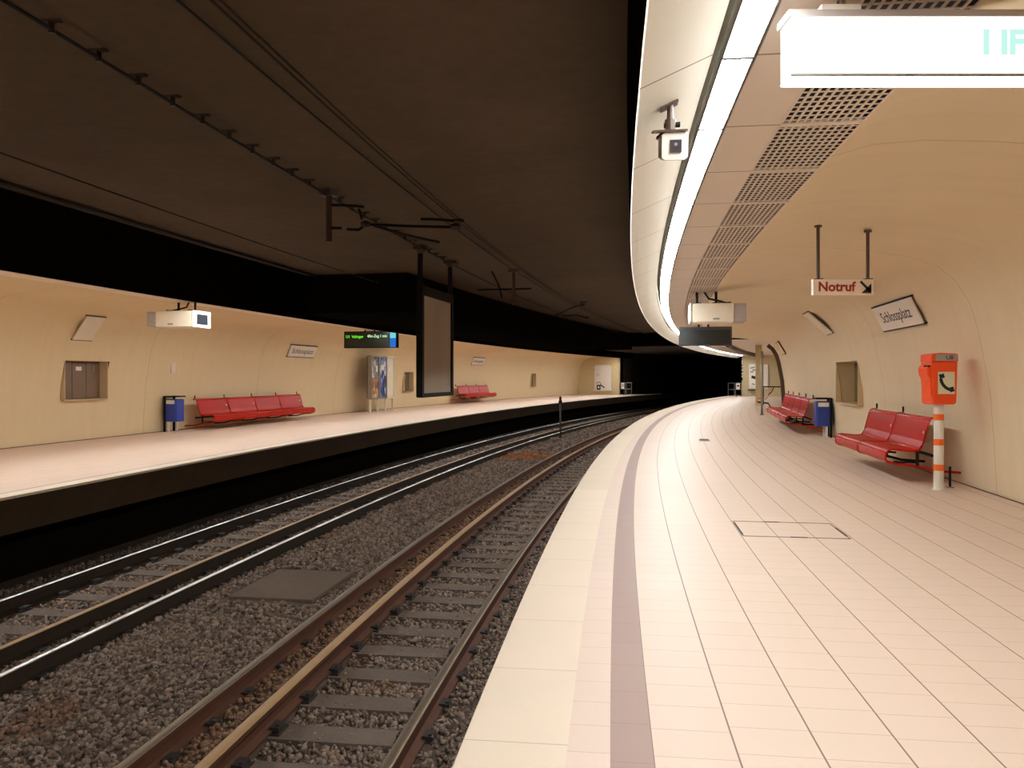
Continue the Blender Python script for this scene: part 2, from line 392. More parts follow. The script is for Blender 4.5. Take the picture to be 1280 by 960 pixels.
# ================================================================ TRACK
RT = -.933
def rail(u, label, body, top, wide=.036):
    ss = frange(-4, 80, 1.0); b = .15
    prof = [(u-.068, RT-b), (u+.068, RT-b), (u+.068, RT-b+.014), (u+.012, RT-b+.03), (u+.010, RT-.045), (u+wide, RT-.036), (u+wide, RT-.006),
            (u-wide, RT-.006), (u-wide, RT-.036), (u-.010, RT-.045), (u-.012, RT-b+.03), (u-.068, RT-b+.014)]
    o = tag(MB().sweep(prof, ss).build('rail', body), label, 'rail', 'rails of the two tracks')
    MB().sweep([(u+wide*math.cos(k*PI/10), RT-.0065+.011*math.sin(k*PI/10)) for k in range(11)], ss).build('running_surface', top, o, smooth=True)
    return o
RAILS_R = (-.755, -1.79, -2.24); RAILS_L = (-5.508, -4.44, -3.98)
rail(RAILS_R[0], 'brown rail closest to the near platform edge', 'rust', 'rail_grey')
rail(RAILS_R[1], 'ochre brown inner rail of the near track with the gilded top', 'rust', 'rail_gold', .042)
rail(RAILS_R[2], 'grey topped rusty outer rail of the near track, beside the gravel middle', 'rust', 'rail_grey')
rail(RAILS_L[0], 'bright thin rail closest to the far platform', 'rust_dark', 'rail_bright', .026)
rail(RAILS_L[1], 'dull tan inner rail of the far track, beside the sleepers', 'rust_dark', 'rail_gold', .03)
rail(RAILS_L[2], 'bright rail of the far track beside the gravel middle', 'rust_dark', 'rail_bright', .028)

def sleeper(uc, rails, label, group):
    o = tag(MB().prism([(-1.2, -.16), (1.2, -.16), (1.2, -.02), (1.17, 0), (-1.17, 0), (-1.2, -.02)], 1, -.115, .115).build('sleeper', 'sleeper'), label, 'sleeper', group)
    for r in rails:
        x = r - uc; m = MB()
        m.box((x, 0, .006), (.26, .16, .012))
        for sg in (-1, 1):
            m.tube([(x+sg*.10, -.03, .01), (x+sg*.10, -.03, .055)], .013, 6)
            m.prism([(x+sg*.12, .01), (x+sg*.12, .045), (x+sg*.05, .05), (x+sg*.05, .03)], 1, -.06, .05)
        m.build('rail_fastening', 'clip', o)
    return o
SL_Z = RT - .15 - .012
for uc, rails, lab, grp in ((-1.49, RAILS_R, 'weathered grey brown sleeper under the near three-rail track', 'sleepers of the near track'),
                            (-4.74, RAILS_L, 'weathered grey brown sleeper under the far three-rail track', 'sleepers of the far track')):
    proto = sleeper(uc, rails, lab, grp); first = True
    s = 3.05 if uc > -3 else 5.2
    bare = None
    while s < (46 if uc > -3 else 52):
        if first: o = proto; first = False
        elif s < 26: o = copy_tree(proto)
        else: o = proto.copy(); COL.objects.link(o)
        place(o, s, uc + rnd.uniform(-.02, .02), SL_Z, rnd.uniform(-.012, .012)); s += .53 + rnd.uniform(-.015, .015)
# ballast
def ballast():
    rs = np.random.RandomState(3)
    ico = [(-.525731, 0, .850651), (.525731, 0, .850651), (-.525731, 0, -.850651), (.525731, 0, -.850651), (0, .850651, .525731), (0, .850651, -.525731),
           (0, -.850651, .525731), (0, -.850651, -.525731), (.850651, .525731, 0), (-.850651, .525731, 0), (.850651, -.525731, 0), (-.850651, -.525731, 0)]
    fc = [(0, 4, 1), (0, 9, 4), (9, 5, 4), (4, 5, 8), (4, 8, 1), (8, 10, 1), (8, 3, 10), (5, 3, 8), (5, 2, 3), (2, 7, 3), (7, 10, 3), (7, 6, 10), (7, 11, 6), (11, 0, 6), (0, 1, 6),
          (6, 1, 10), (9, 0, 11), (9, 11, 2), (9, 2, 5), (7, 2, 11)]
    ico = np.array(ico); fc = np.array(fc)
    pts = []
    for (sa, sb, dens, size) in ((2.6, 7, 1150, .019), (7, 12, 760, .022), (12, 22, 300, .030), (22, 48, 70, .045)):
        n = int((sb-sa)*6.3*dens)
        s = rs.uniform(sa, sb, n); u = rs.uniform(MID-.3, .0, n)
        pts.append(np.stack([s, u, np.full(n, size)], 1))
    pts = np.concatenate(pts)
    s, u, sz = pts.T
    # keep the rail bands and the slab clear
    keep = np.ones(len(s), bool)
    for r in RAILS_R + RAILS_L: keep &= np.abs(u - r) > .075
    keep &= ~((s > 7.8) & (s < 9.2) & (u > -3.62) & (u < -2.55))
    s, u, sz = s[keep], u[keep], sz[keep]; n = len(s)
    low = ((u > -1.73) & (u < -.81)) | ((u > -5.45) & (u < -4.46))
    z = np.where(low, LO + .012, HI + .004 + .03*np.clip(1-np.abs(u+3.0)/1.3, 0, 1)) + rs.uniform(-.012, .016, n)
    a = TH + s/R; rr = R - u
    c = np.stack([CX - rr*np.cos(a), CY + rr*np.sin(a), z], 1)
    q = rs.normal(size=(n, 4)); q /= np.linalg.norm(q, axis=1)[:, None]
    w, x, y, zz = q.T
    Rm = np.stack([np.stack([1-2*(y*y+zz*zz), 2*(x*y-zz*w), 2*(x*zz+y*w)], -1), np.stack([2*(x*y+zz*w), 1-2*(x*x+zz*zz), 2*(y*zz-x*w)], -1), np.stack([2*(x*zz-y*w), 2*(y*zz+x*w), 1-2*(x*x+y*y)], -1)], 1)
    sc = sz[:, None]*rs.uniform(.45, 1.45, (n, 3))*rs.uniform(.7, 1.3, (n, 1))
    loc = ico[None]*rs.uniform(.6, 1.25, (n, 12, 1))*sc[:, None, :]
    V = np.einsum('nij,nkj->nki', Rm, loc) + c[:, None, :]
    Fc = (fc[None] + (np.arange(n)*12)[:, None, None]).reshape(-1, 3)
    me = bpy.data.meshes.new('ballast')
    me.vertices.add(n*12); me.vertices.foreach_set('co', V.reshape(-1).astype(np.float32))
    me.loops.add(len(Fc)*3); me.loops.foreach_set('vertex_index', Fc.reshape(-1).astype(np.int32))
    me.polygons.add(len(Fc)); me.polygons.foreach_set('loop_start', np.arange(0, len(Fc)*3, 3, dtype=np.int32))
    ul = me.uv_layers.new(name='UVMap')
    k = np.repeat(rs.uniform(0, 1, n), 60); ul.data.foreach_set('uv', np.stack([k, np.repeat(u, 60)], 1).reshape(-1).astype(np.float32))
    me.update(); me.validate(); me.materials.append(M['stone'])
    o = bpy.data.objects.new('ballast', me); COL.objects.link(o)
    tag(o, 'brown grey crushed stone ballast filling the track bed', 'ballast', kind='stuff')
ballast()
t = thing('cover_slab', 'flat grey brown concrete cover slab lying between the two tracks', 'cover slab', 8.5, -3.08, -1.09)
MB().box((0, 0, .03), (.93, 1.2, .06)).build('slab', 'slab', t, bevel=.012)
MB().box((0, 0, .0), (1.0, 1.28, .05)).build('frame', 'ground', t)
t = thing('marker_post', 'thin dark post with a black tip standing between the tracks', 'post', 30.2, -3.72, -1.12)
MB().tube([(0, 0, 0), (0, 0, 1.4)], .035, 10).build('pole', 'brown_metal', t, smooth=True)
MB().tube([(0, 0, 1.36), (0, 0, 1.47)], .07, 10).build('collar', 'black_metal', t)
MB().tube([(0, 0, 1.47), (0, 0, 1.60), (0, 0, 1.64)], [.05, .045, .01], 10).build('tip', 'black_metal', t)

# ================================================================ CEILING LIGHTS AND GRILLES
def light(label, group):
    t = thing('ceiling_light', label, 'ceiling light', 0, 0, 0, 0, group)
    MB().box((0, 0, .012), (.122, .962, .024)).build('diffuser', 'lamp', t)
    m = MB()
    m.box((-.0665, 0, .022), (.010, .988, .05)).box((.0665, 0, .022), (.010, .988, .05)).box((0, .4875, .021), (.123, .013, .05)).box((0, -.4875, .021), (.123, .013, .05))
    m.build('frame', 'lamp_frame', t)
    return t
lr = light('one metre fluorescent ceiling light panel in the row above the near platform edge', 'row of ceiling lights above the near platform')
ll = light('one metre fluorescent ceiling light panel behind the black fascia of the far platform', 'row of ceiling lights above the far platform')
i = 0; s = .57 - 9*.99 + .495
while s < END - .5:
    a = lr if i == 0 else copy_tree(lr); place(a, s, 1.0465, 2.618)
    b = ll if i == 0 else copy_tree(ll); place(b, s, F(1.0465), 2.618)
    i += 1; s += .99
g = thing('ceiling_grille', 'perforated beige ceiling grille panel in the row beside the near platform lights', 'ceiling grille', 0, 0, 0, 0, 'row of ceiling grilles above the near platform')
m = MB(); W_, L_ = .424, .978; nu, nv = 11, 14
for k in range(nu+1): m.box((-W_/2 + W_*k/nu, 0, .003), (.0135, L_, .004))
for k in range(nv+1): m.box((0, -L_/2 + L_*k/nv, .0032), (W_, .014, .0036))
m.build('perforated_sheet', 'ceil', g, recalc=False)
for sg in (-1, 1): MB().box((0, sg*(L_/2-.012), .004), (W_, .026, .016)).build('end_flange', 'ceil', g)
i = 0; s = .57 - 2*.99 + .495
while s < END - .5:
    a = g if i == 0 else copy_tree(g); place(a, s, 1.6265, 2.624); i += 1; s += .99

# ================================================================ BENCHES
U_ = 1.35
SHELL = [(-.815, .245), (-.832, .29), (-.828, .35), (-.80, .388), (-.75, .40), (-.62, .388), (-.52, .384), (-.465, .392), (-.435, .425), (-.405, .50), (-.345, .735), (-.325, .770), (-.29, .785), (-.24, .778)]
def shell_mb(y0, y1):
    m = MB(); a = SHELL; b = []
    for i, (x, z) in enumerate(a):
        p = a[max(i-1, 0)]; q = a[min(i+1, len(a)-1)]; tx, tz = q[0]-p[0], q[1]-p[1]; l = math.hypot(tx, tz)
        b.append((x + .012*tz/l, z - .012*tx/l))
    n = len(a); vs = [(x, y, z) for y in (y0, y1) for x, z in a + b]; k = 2*n; fs = []
    for i in range(n-1):
        fs += [(i, i+1, k+i+1, k+i), (n+i, k+n+i, k+n+i+1, n+i+1), (i, n+i, n+i+1, i+1), (k+i, k+i+1, k+n+i+1, k+n+i)]
    fs += [(0, k, k+n, n), (n-1, 2*n-1, k+2*n-1, k+n-1)]
    return m.add(vs, fs)
def bench(nu, label, s, left=False, dz=0.0, U_=U_):
    base = 4.45 if not left else MID-4.45
    t = thing('bench', label, 'bench', s, base, dz, PI if left else 0.0, 'red wall benches')
    L = nu*U_
    for k in range(nu):
        y0 = -L/2 + k*U_
        o = shell_mb(y0+.006, y0+U_-.006).build('seat_shell', 'red', t)
        for yy in (y0+.012, y0+U_-.012): MB().tube([(x, yy, z) for x, z in SHELL], .010, 6).build('rolled_edge', 'red', o, smooth=True)
        for bx, bz in ((-.335, .757), (-.450, .398), (-.822, .366)):
            MB().tube([(bx, y0+.02, bz), (bx, y0+U_-.02, bz)], .013, 10).build('highlight_bead', 'red_gloss', o, smooth=True)  # beads added along the bends so the lamps draw highlight lines
        MB().tube([(-.375, y0+.1, .60), (-.383, y0+.1, .601)], .02, 8).build('bolt_cap', 'white_paint', o)
    for k in range(nu+1):
        y = -L/2 + k*U_; y = min(max(y, -L/2+.06), L/2-.06); near = (k == 0) != left and (k in (0, nu))
        br = MB().tube([(-.81, y, .25), (-.72, y, .225), (-.46, y, .20), (-.28, y, .15), (.02, y, .13)], .016, 8)
        br.build('bracket', 'red' if (k == (nu if left else 0)) else 'black_metal', t, smooth=True)
        MB().box((-.46, y, .29), (.03, .03, .19)).box((-.59, y, .245), (.28, .022, .022)).build('strut', 'black_metal', t)
        MB().tube([(-.27, y, .775), (-.25, y, .80), (-.25, y, .865)], .013, 8).build('wall_peg', 'black_metal', t)
    MB().tube([(-.30, -L/2+.03, .33), (-.30, L/2-.03, .33)], .02, 8).build('rear_rail', 'black_metal', t)
    return t
bench(2, 'short red metal wall bench beside the orange emergency phone column', 10.30 + U_)
bench(4, 'long red metal wall bench behind the blue bin on the near platform', 18.75 + 2*U_)
bench(4, 'long red metal wall bench beside the blue bin on the far platform', 17.15 + 2*1.29, True, -.05, 1.29)
bench(3, 'red metal wall bench on the far platform beyond the hanging screen', 35.1 + 1.5*U_, True, .04)
t = thing('bench', 'dark red bench end in the recess behind the steel pole', 'bench', 34.0, 4.3, 0, 0)
shell_mb(-.6, .6).build('seat_shell', 'red', t)
MB().tube([(-.81, -.4, .25), (-.4, -.4, .2), (-.3, -.4, 0)], .018, 8).build('leg', 'black_metal', t); MB().tube([(-.81, .4, .25), (-.4, .4, .2), (-.3, .4, 0)], .018, 8).build('leg', 'black_metal', t)

# ================================================================ BINS
def bin_(s, u, left, label):
    t = thing('litter_bin', label, 'bin', s, u, 0, PI if left else 0, 'blue litter bins')
    w = .31
    body = [(-.16, -.13), (-.12, -.165), (.12, -.165), (.15, -.13), (.15, .13), (.12, .165), (-.12, .165), (-.16, .13)]
    MB().prism(body, 2, .235, .745).build('body', 'blue', t, bevel=.006)
    m = MB()
    for y in (-.175, .175): m.box((.135, y, .41), (.05, .025, .82))
    m.box((.135, 0, .81), (.05, .375, .03)); m.box((-.01, -.175, .81), (.29, .022, .03)); m.box((-.01, .175, .81), (.29, .022, .03)); m.box((-.15, 0, .81), (.03, .37, .03))
    m.build('frame', 'black_metal', t)
    MB().box((-.01, -.169 if not left else .169, .685), (.21, .012, .085)).build('white_plate', 'white_paint', t)
    for y in (-.15, .15): MB().box((.05, y, .115), (.045, .045, .23)).build('leg', 'white_paint', t, bevel=.004)
    MB().box((0, 0, .745), (.24, .26, .012)).build('opening', 'black_metal', t)
    return t
bin_(17.95, 4.26, False, 'blue litter bin in front of the long bench on the near platform')
bin_(16.62, MID-4.22, True, 'blue litter bin left of the long bench on the far platform')

# ================================================================ EMERGENCY PHONE
t = thing('emergency_phone', 'orange emergency phone box on a white post with orange bands', 'emergency phone', 9.74, 4.03, 0, .10)
MB().tube([(0, 0, 0), (0, 0, 1.0)], .052, 20).build('post', 'white_paint', t, smooth=False)
for z in (.25, .535, .815): MB().tube([(0, 0, z-.035), (0, 0, z+.035)], .0545, 20).build('reflective_band', 'orange_band', t)
MB().tube([(0, 0, 0), (0, 0, .012)], .075, 20).build('foot_plate', 'white_paint', t)
# housing: front faces -Y (towards the camera side), bulging handset side on -X
side = [(-.17, .975), (.13, .975), (.17, 1.02), (.18, 1.45), (.17, 1.455), (-.165, 1.455), (-.175, 1.40), (-.175, 1.02)]
hb = MB().prism([(-.135, .985), (-.115, .96), (.105, .96), (.125, .985), (.138, 1.42), (.135, 1.435), (-.14, 1.435)], 1, -.15, .13).build('housing', 'orange', t, bevel=.014)
MB().prism([(-.14, 1.06), (-.125, 1.0), (-.125, 1.40), (-.16, 1.40), (-.185, 1.36), (-.18, 1.30), (-.155, 1.24)], 1, -.13, .10).build('handset_bay', 'orange', t, bevel=.008)
cp = MB().prism([(-.145, 1.437), (.142, 1.437), (.142, 1.515), (.12, 1.527), (-.06, 1.532), (-.12, 1.525), (-.145, 1.51)], 1, -.155, .13).build('cap', 'orange', t, bevel=.008)
pl = MB().box((.015, -.157, 1.482), (.235, .006, .07)).build('name_plate', 'grey_paint', cp)
text_part('lettering', 'U8', .065, basis((1, 0, 0), (0, 0, 1), (.045, -.1615, 1.478)), 'black_ink', cp)
pp = MB().box((.012, -.1535, 1.20), (.178, .006, .245)).build('sign_plate', 'phone_plate', t)
hm = MB(); pts = []
for k in range(13):
    f = k/12; a = PI + .12 + f*1.38
    pts.append((.085 + .135*math.cos(a), -.158, 1.265 + .145*math.sin(a)))
fs = []; vs = []
for k, (x, y, z) in enumerate(pts):
    a = PI + .12 + k/12*1.38; w_ = .0165
    vs += [(x - w_*math.cos(a), y, z - w_*math.sin(a)), (x + w_*math.cos(a), y, z + w_*math.sin(a)), (x + w_*math.cos(a), y-.003, z + w_*math.sin(a)), (x - w_*math.cos(a), y-.003, z - w_*math.sin(a))]
for k in range(12):
    for j in range(4): fs.append((k*4+j, k*4+(j+1) % 4, k*4+4+(j+1) % 4, k*4+4+j))
hm.add(vs, fs)
for (cx_, cz_, an) in ((-.038, 1.275, -.25), (.070, 1.128, 1.25)):
    hm.box((cx_, -.1585, cz_), (.054, .004, .046), Matrix.Rotation(an, 3, 'Y'))
hm.build('handset_symbol', 'black_ink', t)
MB().tube([(-.165, -.02, 1.385), (-.165, -.14, 1.385)], .012, 8).build('handset_hook', 'black_metal', t)
t = thing('floor_peg', 'thin black peg standing on the floor behind the phone post', 'peg', 9.95, 4.22, 0)
MB().tube([(0, 0, 0), (0, 0, .24)], .014, 8).build('rod', 'black_metal', t); MB().tube([(0, 0, 0), (0, 0, .01)], .045, 10).build('foot', 'steel', t)

# ================================================================ SIGNS
t = thing('direction_sign', 'hanging white sign reading Notruf with a black arrow', 'sign', 0, 0, 0)
Ys = 7.65; t.location = (0.4133*Ys, Ys, 1.27 + .1115*Ys); t.rotation_euler = (0, 0, 0)
MB().box((0, 0, 0), (.578, .05, .150)).build('panel', 'gold_plate', t, bevel=.006)
MB().box((-.285, 0, 0), (.012, .054, .152)).build('end_cap', 'cream_paint', t)
text_part('lettering', 'Notruf', .125, basis((1, 0, 0), (0, 0, 1), (-.245, -.0265, .0)), 'red_ink', t, align='LEFT', bold=.0035)
m = MB(); c45 = Matrix.Rotation(PI/4, 3, 'Y')
m.box((.205, -.027, .008), (.13, .004, .022), c45)
m.add([(.262, -.029, -.058), (.262, -.029, .035), (.168, -.029, -.058), (.262, -.025, -.058), (.262, -.025, .035), (.168, -.025, -.058)], [(0, 2, 1), (3, 4, 5), (0, 1, 4, 3), (1, 2, 5, 4), (2, 0, 3, 5)])
m.build('arrow', 'black_ink', t)
for x, top in ((-.235, .595), (.240, .545)):
    MB().tube([(x, 0, .075), (x, 0, top)], .016, 10).build('hanger_rod', 'brown_metal', t)
    MB().box((x, 0, .079), (.08, .05, .008)).build('foot_plate', 'brown_metal', t)
    MB().tube([(x, 0, top-.02), (x, 0, top)], .035, 10).build('ceiling_rose', 'brown_metal', t)

def wall_plate(name, label, cat, s, left, L, zlo, zhi, body, rails_, group, text=None, d=.035):
    ulo, uhi = prof_u(zlo), prof_u(zhi); um = (ulo+uhi)/2; zm = (zlo+zhi)/2
    t = thing(name, label, cat, s, um if not left else MID-um, zm, PI if left else 0, group)
    dx, dz = uhi-ulo, zhi-zlo; l = math.hypot(dx, dz); V = Vector((dx/l, 0, dz/l)); Nn = Vector((-dz/l, 0, dx/l))
    m3 = Matrix((V, Vector((0, 1, 0)), Nn)).transposed()            # local x -> up the slope, y along, z -> into the room
    MB().box(Nn*(d), (l, L, .02), m3).build('plate', body, t, bevel=.003)
    for sg in (-1, 1):
        c = V*(sg*(l/2+.008)) + Nn*(d*.62)
        MB().box(c, (.018, L+.03, d*1.25), m3).build('edge_rail', rails_, t)
    if text:
        text_part('lettering', text, .225, basis((0, -1, 0), V, Nn*(d+.0115)), 'black_ink', t, squeeze=1.2)
    return t
wall_plate('station_sign', 'white station name sign above the short bench on the near wall', 'sign', 11.75, False, 1.78, 1.955, 2.285, 'sign_white', 'black_metal', 'station name signs', 'Schlossplatz')
wall_plate('station_sign', 'white station name sign between the long bench and the departure display', 'sign', 22.38, True, 1.6, 1.885, 2.215, 'sign_white', 'black_metal', 'station name signs', 'Schlossplatz')
wall_plate('station_sign', 'small distant white station name sign beyond the hanging screen', 'sign', 37.95, True, 1.6, 1.88, 2.22, 'sign_white', 'black_metal', 'station name signs', 'Schlossplatz')
wall_plate('wall_speaker', 'beige panel with dark ends high on the near wall below the Notruf sign', 'wall panel', 16.6, False, .62, 2.12, 2.52, 'cream_paint', 'brown_metal', 'slanted wall panels', d=.022)
wall_plate('wall_speaker', 'distant beige panel with dark ends high on the near wall above the long bench', 'wall panel', 26.6, False, 1.2, 1.99, 2.34, 'wall', 'brown_metal', 'slanted wall panels')
wall_plate('wall_speaker', 'beige slanted panel with dark ends above the cabinet niche on the far wall', 'wall panel', 13.84, True, .52, 1.995, 2.44, 'cream_paint', 'brown_metal', 'slanted wall panels', d=.022)
t = thing('switch_plate', 'small beige cover plate on the far wall above the blue bin', 'plate', 16.75, MID-prof_u(1.48)+.008, 1.48, PI)
MB().box((0, 0, 0), (.03, .17, .27)).build('plate', 'cream_paint', t, bevel=.004)
MB().box((-.017, 0, .0), (.006, .10, .19)).build('lid', 'gold_plate', t)

# niches with cabinets
def niche(h, left, depth, name, label, doors, mat, split=1.0):
    s0, s1, z0, z1 = h; sm = (s0+s1)/2; ub = 4.40
    L = s1-s0; H = z1-z0
    t = thing(name, label, 'wall niche', sm, ub if not left else MID-ub, z0, PI if left else 0, 'wall niches with cabinets')
    m = MB(); D = depth; x0 = -.045
    m.box(((D+x0)/2+.02, -L/2-.01, H/2), (D-x0+.04, .02, H+.04)).box(((D+x0)/2+.02, L/2+.01, H/2), (D-x0+.04, .02, H+.04)).box(((D+x0)/2+.02, 0, -.01), (D-x0+.04, L+.04, .02)).box(((D+x0)/2+.02, 0, H+.01), (D-x0+.04, L+.04, .02)).box((D+.05, 0, H/2), (.02, L+.04, H+.04))
    m.build('lining', 'niche_in', t)
    w = L/doors
    for k in range(doors):
        y = -L/2 + w*(k+.5); d = MB().box((D+.02, y, H/2), (.03, w-.012, H-.03)).build('door', mat, t, bevel=.005)
        if k == doors//2: MB().box((D+.002, y+.02*(1 if left else -1), H*.80), (.006, .16, .08)).build('notice', 'sign_white', d)
        if k == (0 if left else doors-1): MB().box((D+.0, y, H*.80), (.012, .05, .14)).build('latch', 'steel', d)
    return t
niche(NLs[0], True, .13, 'cabinet_niche', 'wide wall niche with three brown cabinet doors left of the far bin', 3, 'door_grey')
niche(NLs[1], True, .16, 'cabinet_niche', 'small square wall niche right of the display case', 1, 'dark_door')
niche(NLs[2], True, .16, 'cabinet_niche', 'tiny distant wall niche left of the white notice board', 1, 'dark_door')
t = niche(NR, False, .30, 'cabinet_niche', 'deep wall niche between the blue bin and the short bench', 2, 'dark_door')
MB().tube([(.20, -.20, .02), (.20, -.16, .30), (.20, -.14, .66)], .026, 8).build('pale_conduit', 'white_paint', t)
MB().tube([(.20, -.34, .02), (.20, -.18, .26), (.20, -.04, .02)], .02, 8).build('pale_conduit', 'white_paint', t)

# ================================================================ DISPLAYS AND PROJECTORS
def display(name, label, s, u0, u1, z0, z1, back, top):
    t = thing(name, label, 'display', s, (u0+u1)/2, (z0+z1)/2, 0, 'hanging departure displays'); w = u1-u0; h = z1-z0
    MB().box((0, .10, 0), (w, .2, h)).build('casing', 'display_back' if back else 'black_metal', t, bevel=.01)
    for x in (-w*.12, w*.06): MB().tube([(x, .1, h/2-.01), (x, .1, top-(z0+z1)/2)], .022, 8).build('hanger_rod', 'black_metal', t)
    return t, w, h
t, w, h_ = display('departure_display', 'dark hanging display box below the near platform projector', 18.0, 1.30, 2.42, 1.94, 2.35, True, 2.64)
MB().box((0, -.004, -.02), (w-.07, .008, h_-.10)).build('screen', 'display', t)
t, w, h_ = display('departure_display', 'hanging departure display with green text over the far platform', 21.5, -8.24, -6.63, 2.09, 2.57, False, 2.62)
MB().box((-.1, -.004, 0), (w-.24, .008, h_-.05)).build('screen', 'display', t)
MB().box((w/2-.10, -.005, -.10), (.17, .01, h_*.52)).build('blue_field', 'blue_lit', t)
MB().box((w/2-.10, -.005, .13), (.17, .01, h_*.40)).build('cyan_field', 'cyan_lit', t)
text_part('line_number', 'U1', .115, basis((1, 0, 0), (0, 0, 1), (-.745, -.009, .085)), 'green_led', t, align='LEFT')
text_part('destination', 'Vaihingen', .115, basis((1, 0, 0), (0, 0, 1), (-.56, -.009, .085)), 'green_led', t, align='LEFT', squeeze=.8)
text_part('waiting_time', '40m-Zug 1 min', .115, basis((1, 0, 0), (0, 0, 1), (.53, -.009, .095)), 'white_led', t, align='RIGHT', squeeze=.85)

def projector(label, s, u, left, L, z0, z1, W=.55):
    rz = PI/2 if False else (0 if left else PI)
    t = thing('video_projector', label, 'projector', s, u, z0, rz, 'hanging video projectors'); H = z1-z0
    # local +X points to the hanging screen; front face at x=0
    MB().box((-L/2-.02, 0, H/2), (L-.04, W, H)).build('housing', 'cream_paint', t, bevel=.02)
    MB().box((-.012, 0, H/2), (.03, W+.006, H+.01)).build('front_frame', 'white_paint', t, bevel=.006)
    MB().box((.004, 0, H/2), (.01, W*.62, H*.62)).build('lens_window', 'glass_dark', t)
    MB().box((-L-.09, 0, H/2), (.19, W-.04, H-.02)).build('rear_box', 'grey_paint', t, bevel=.012)
    MB().box((-L*.6, -W/2-.004 if left else W/2+.004, H*.18), (.10, .01, .025)).build('badge', 'steel', t)
    top = 2.63 - z0
    for x in (-L*.18, -L*.62):
        MB().tube([(x, 0, H-.01), (x, 0, top)], .022, 8).build('hanger_rod', 'black_metal', t)
        MB().box((x, 0, H+.012), (.12, .3, .02)).build('bracket', 'black_metal', t)
    MB().tube([(-L*.35, 0, top), (-L*.45, .05, H+.09), (-L*.7, .06, H+.05), (-L*.85, .03, H+.02), (-L*.95, 0, H+.03), (-L*.97, 0, H-.01)], .016, 8).build('cable', 'cable', t)
    return t
projector('cream video projector hanging on the near platform above the dark display', 13.33, 1.44, False, .68, 2.125, 2.425)
projector('cream video projector with a dark glass window over the far platform', 13.40, -7.24, True, .76, 2.165, 2.455)
t = thing('projection_screen', 'tall dark framed projection screen hanging over the tracks', 'projection screen', 13.65, -2.89, 0)
t.rotation_euler = (0, 0, yaw(13.65) - .035)
sc_ = MB().box((0, 0, 1.80), (.05, 1.56, 1.66)).build('cloth', 'screen_fabric', t)
m = MB()
for y in (-.83, .83): m.box((0, y, 1.86), (.11, .10, 1.86))
m.box((0, 0, .955), (.11, 1.7, .07)).box((0, 0, 2.70), (.11, 1.7, .16))
m.build('frame', 'black_metal', t, bevel=.006)
for y in (-.83, .83):
    MB().tube([(0, y, 2.7), (0, y, 3.40)], .045, 12).build('hanger_post', 'black_metal', t)
    MB().tube([(0, y, 3.30), (0, y, 3.36), (0, y, 3.42)], [.05, .13, .13], 14).build('ceiling_flange', 'insulator', t)

# ================================================================ LIT SIGN NEAR THE CAMERA
t = thing('lit_sign', 'overexposed lit white box sign hanging near the camera', 'lit sign', 0, 0, 0)
t.location = (.99+.80, 2.835, 2.335); t.rotation_euler = (0, 0, 0)
MB().box((0, .057, .105), (1.6, .114, .21)).build('lamp_box', 'signlamp', t, bevel=.003)
m = MB()
for y in (.0, .114): m.box((0, y, .004), (1.604, .006, .008))
m.build('lower_rim', 'steel', t)
MB().box((0, .057, .222), (1.62, .125, .024)).build('top_cover', 'grey_paint', t)
for x in (-.60, .60):
    MB().tube([(x, .057, .23), (x, .057, .30)], .016, 8).build('hanger_rod', 'steel', t); MB().box((x-.02, .05, .245), (.14, .09, .025)).build('clamp', 'white_paint', t)
text_part('lettering', 'I IF', .12, basis((1, 0, 0), (0, 0, 1), (-.125, -.002, .115)), 'mint', t, align='LEFT', bold=.005)

# ================================================================ SURVEILLANCE CAMERA
t = thing('surveillance_camera', 'grey and white surveillance camera on the lamp cove panel', 'camera', 3.80, .803, 2.328)
def oct_(w, h): return [(-w, -h*.8), (-w*.75, -h), (w*.75, -h), (w, -h*.8), (w, h*.8), (w*.75, h), (-w*.75, h), (-w, h*.8)]
MB().prism(oct_(.062, .064), 1, .015, .26).build('housing', 'grey_paint', t, bevel=.006, rot=(.27, 0, 0))
MB().prism(oct_(.060, .062), 1, .0, .02).build('front_plate', 'sign_white', t, bevel=.003, rot=(.27, 0, 0))
MB().box((.004, -.003, .0), (.052, .012, .056)).build('window', 'display_back', t, rot=(.27, 0, 0))
MB().tube([(.004, -.006, .008), (.004, -.013, .008)], .008, 10).build('lens', 'steel', t, rot=(.27, 0, 0))
MB().box((-.02, .13, .068), (.15, .29, .010)).build('sun_shield', 'brown_metal', t, rot=(.27, 0, 0))
MB().tube([(-.01, .08, .068), (-.01, .08, .10)], .008, 8).build('neck', 'brown_metal', t)
MB().box((-.045, .08, .088), (.085, .03, .010), Matrix.Rotation(-.7, 3, 'Y')).build('side_bracket', 'brown_metal', t)
MB().tube([(-.015, .08, .095), (-.015, .08, .145)], .026, 12).build('joint', 'brown_metal', t)
MB().tube([(-.045, .08, .12), (.03, .08, .122)], .013, 10).build('knob', 'black_metal', t)
MB().tube([(-.015, .08, .145), (-.015, .08, .215)], [.018, .014], 10).build('stem', 'brown_metal', t)
MB().box((-.02, .08, .212), (.085, .07, .010), Matrix.Rotation(-.41, 3, 'Y')).build('mount_plate', 'brown_metal', t)

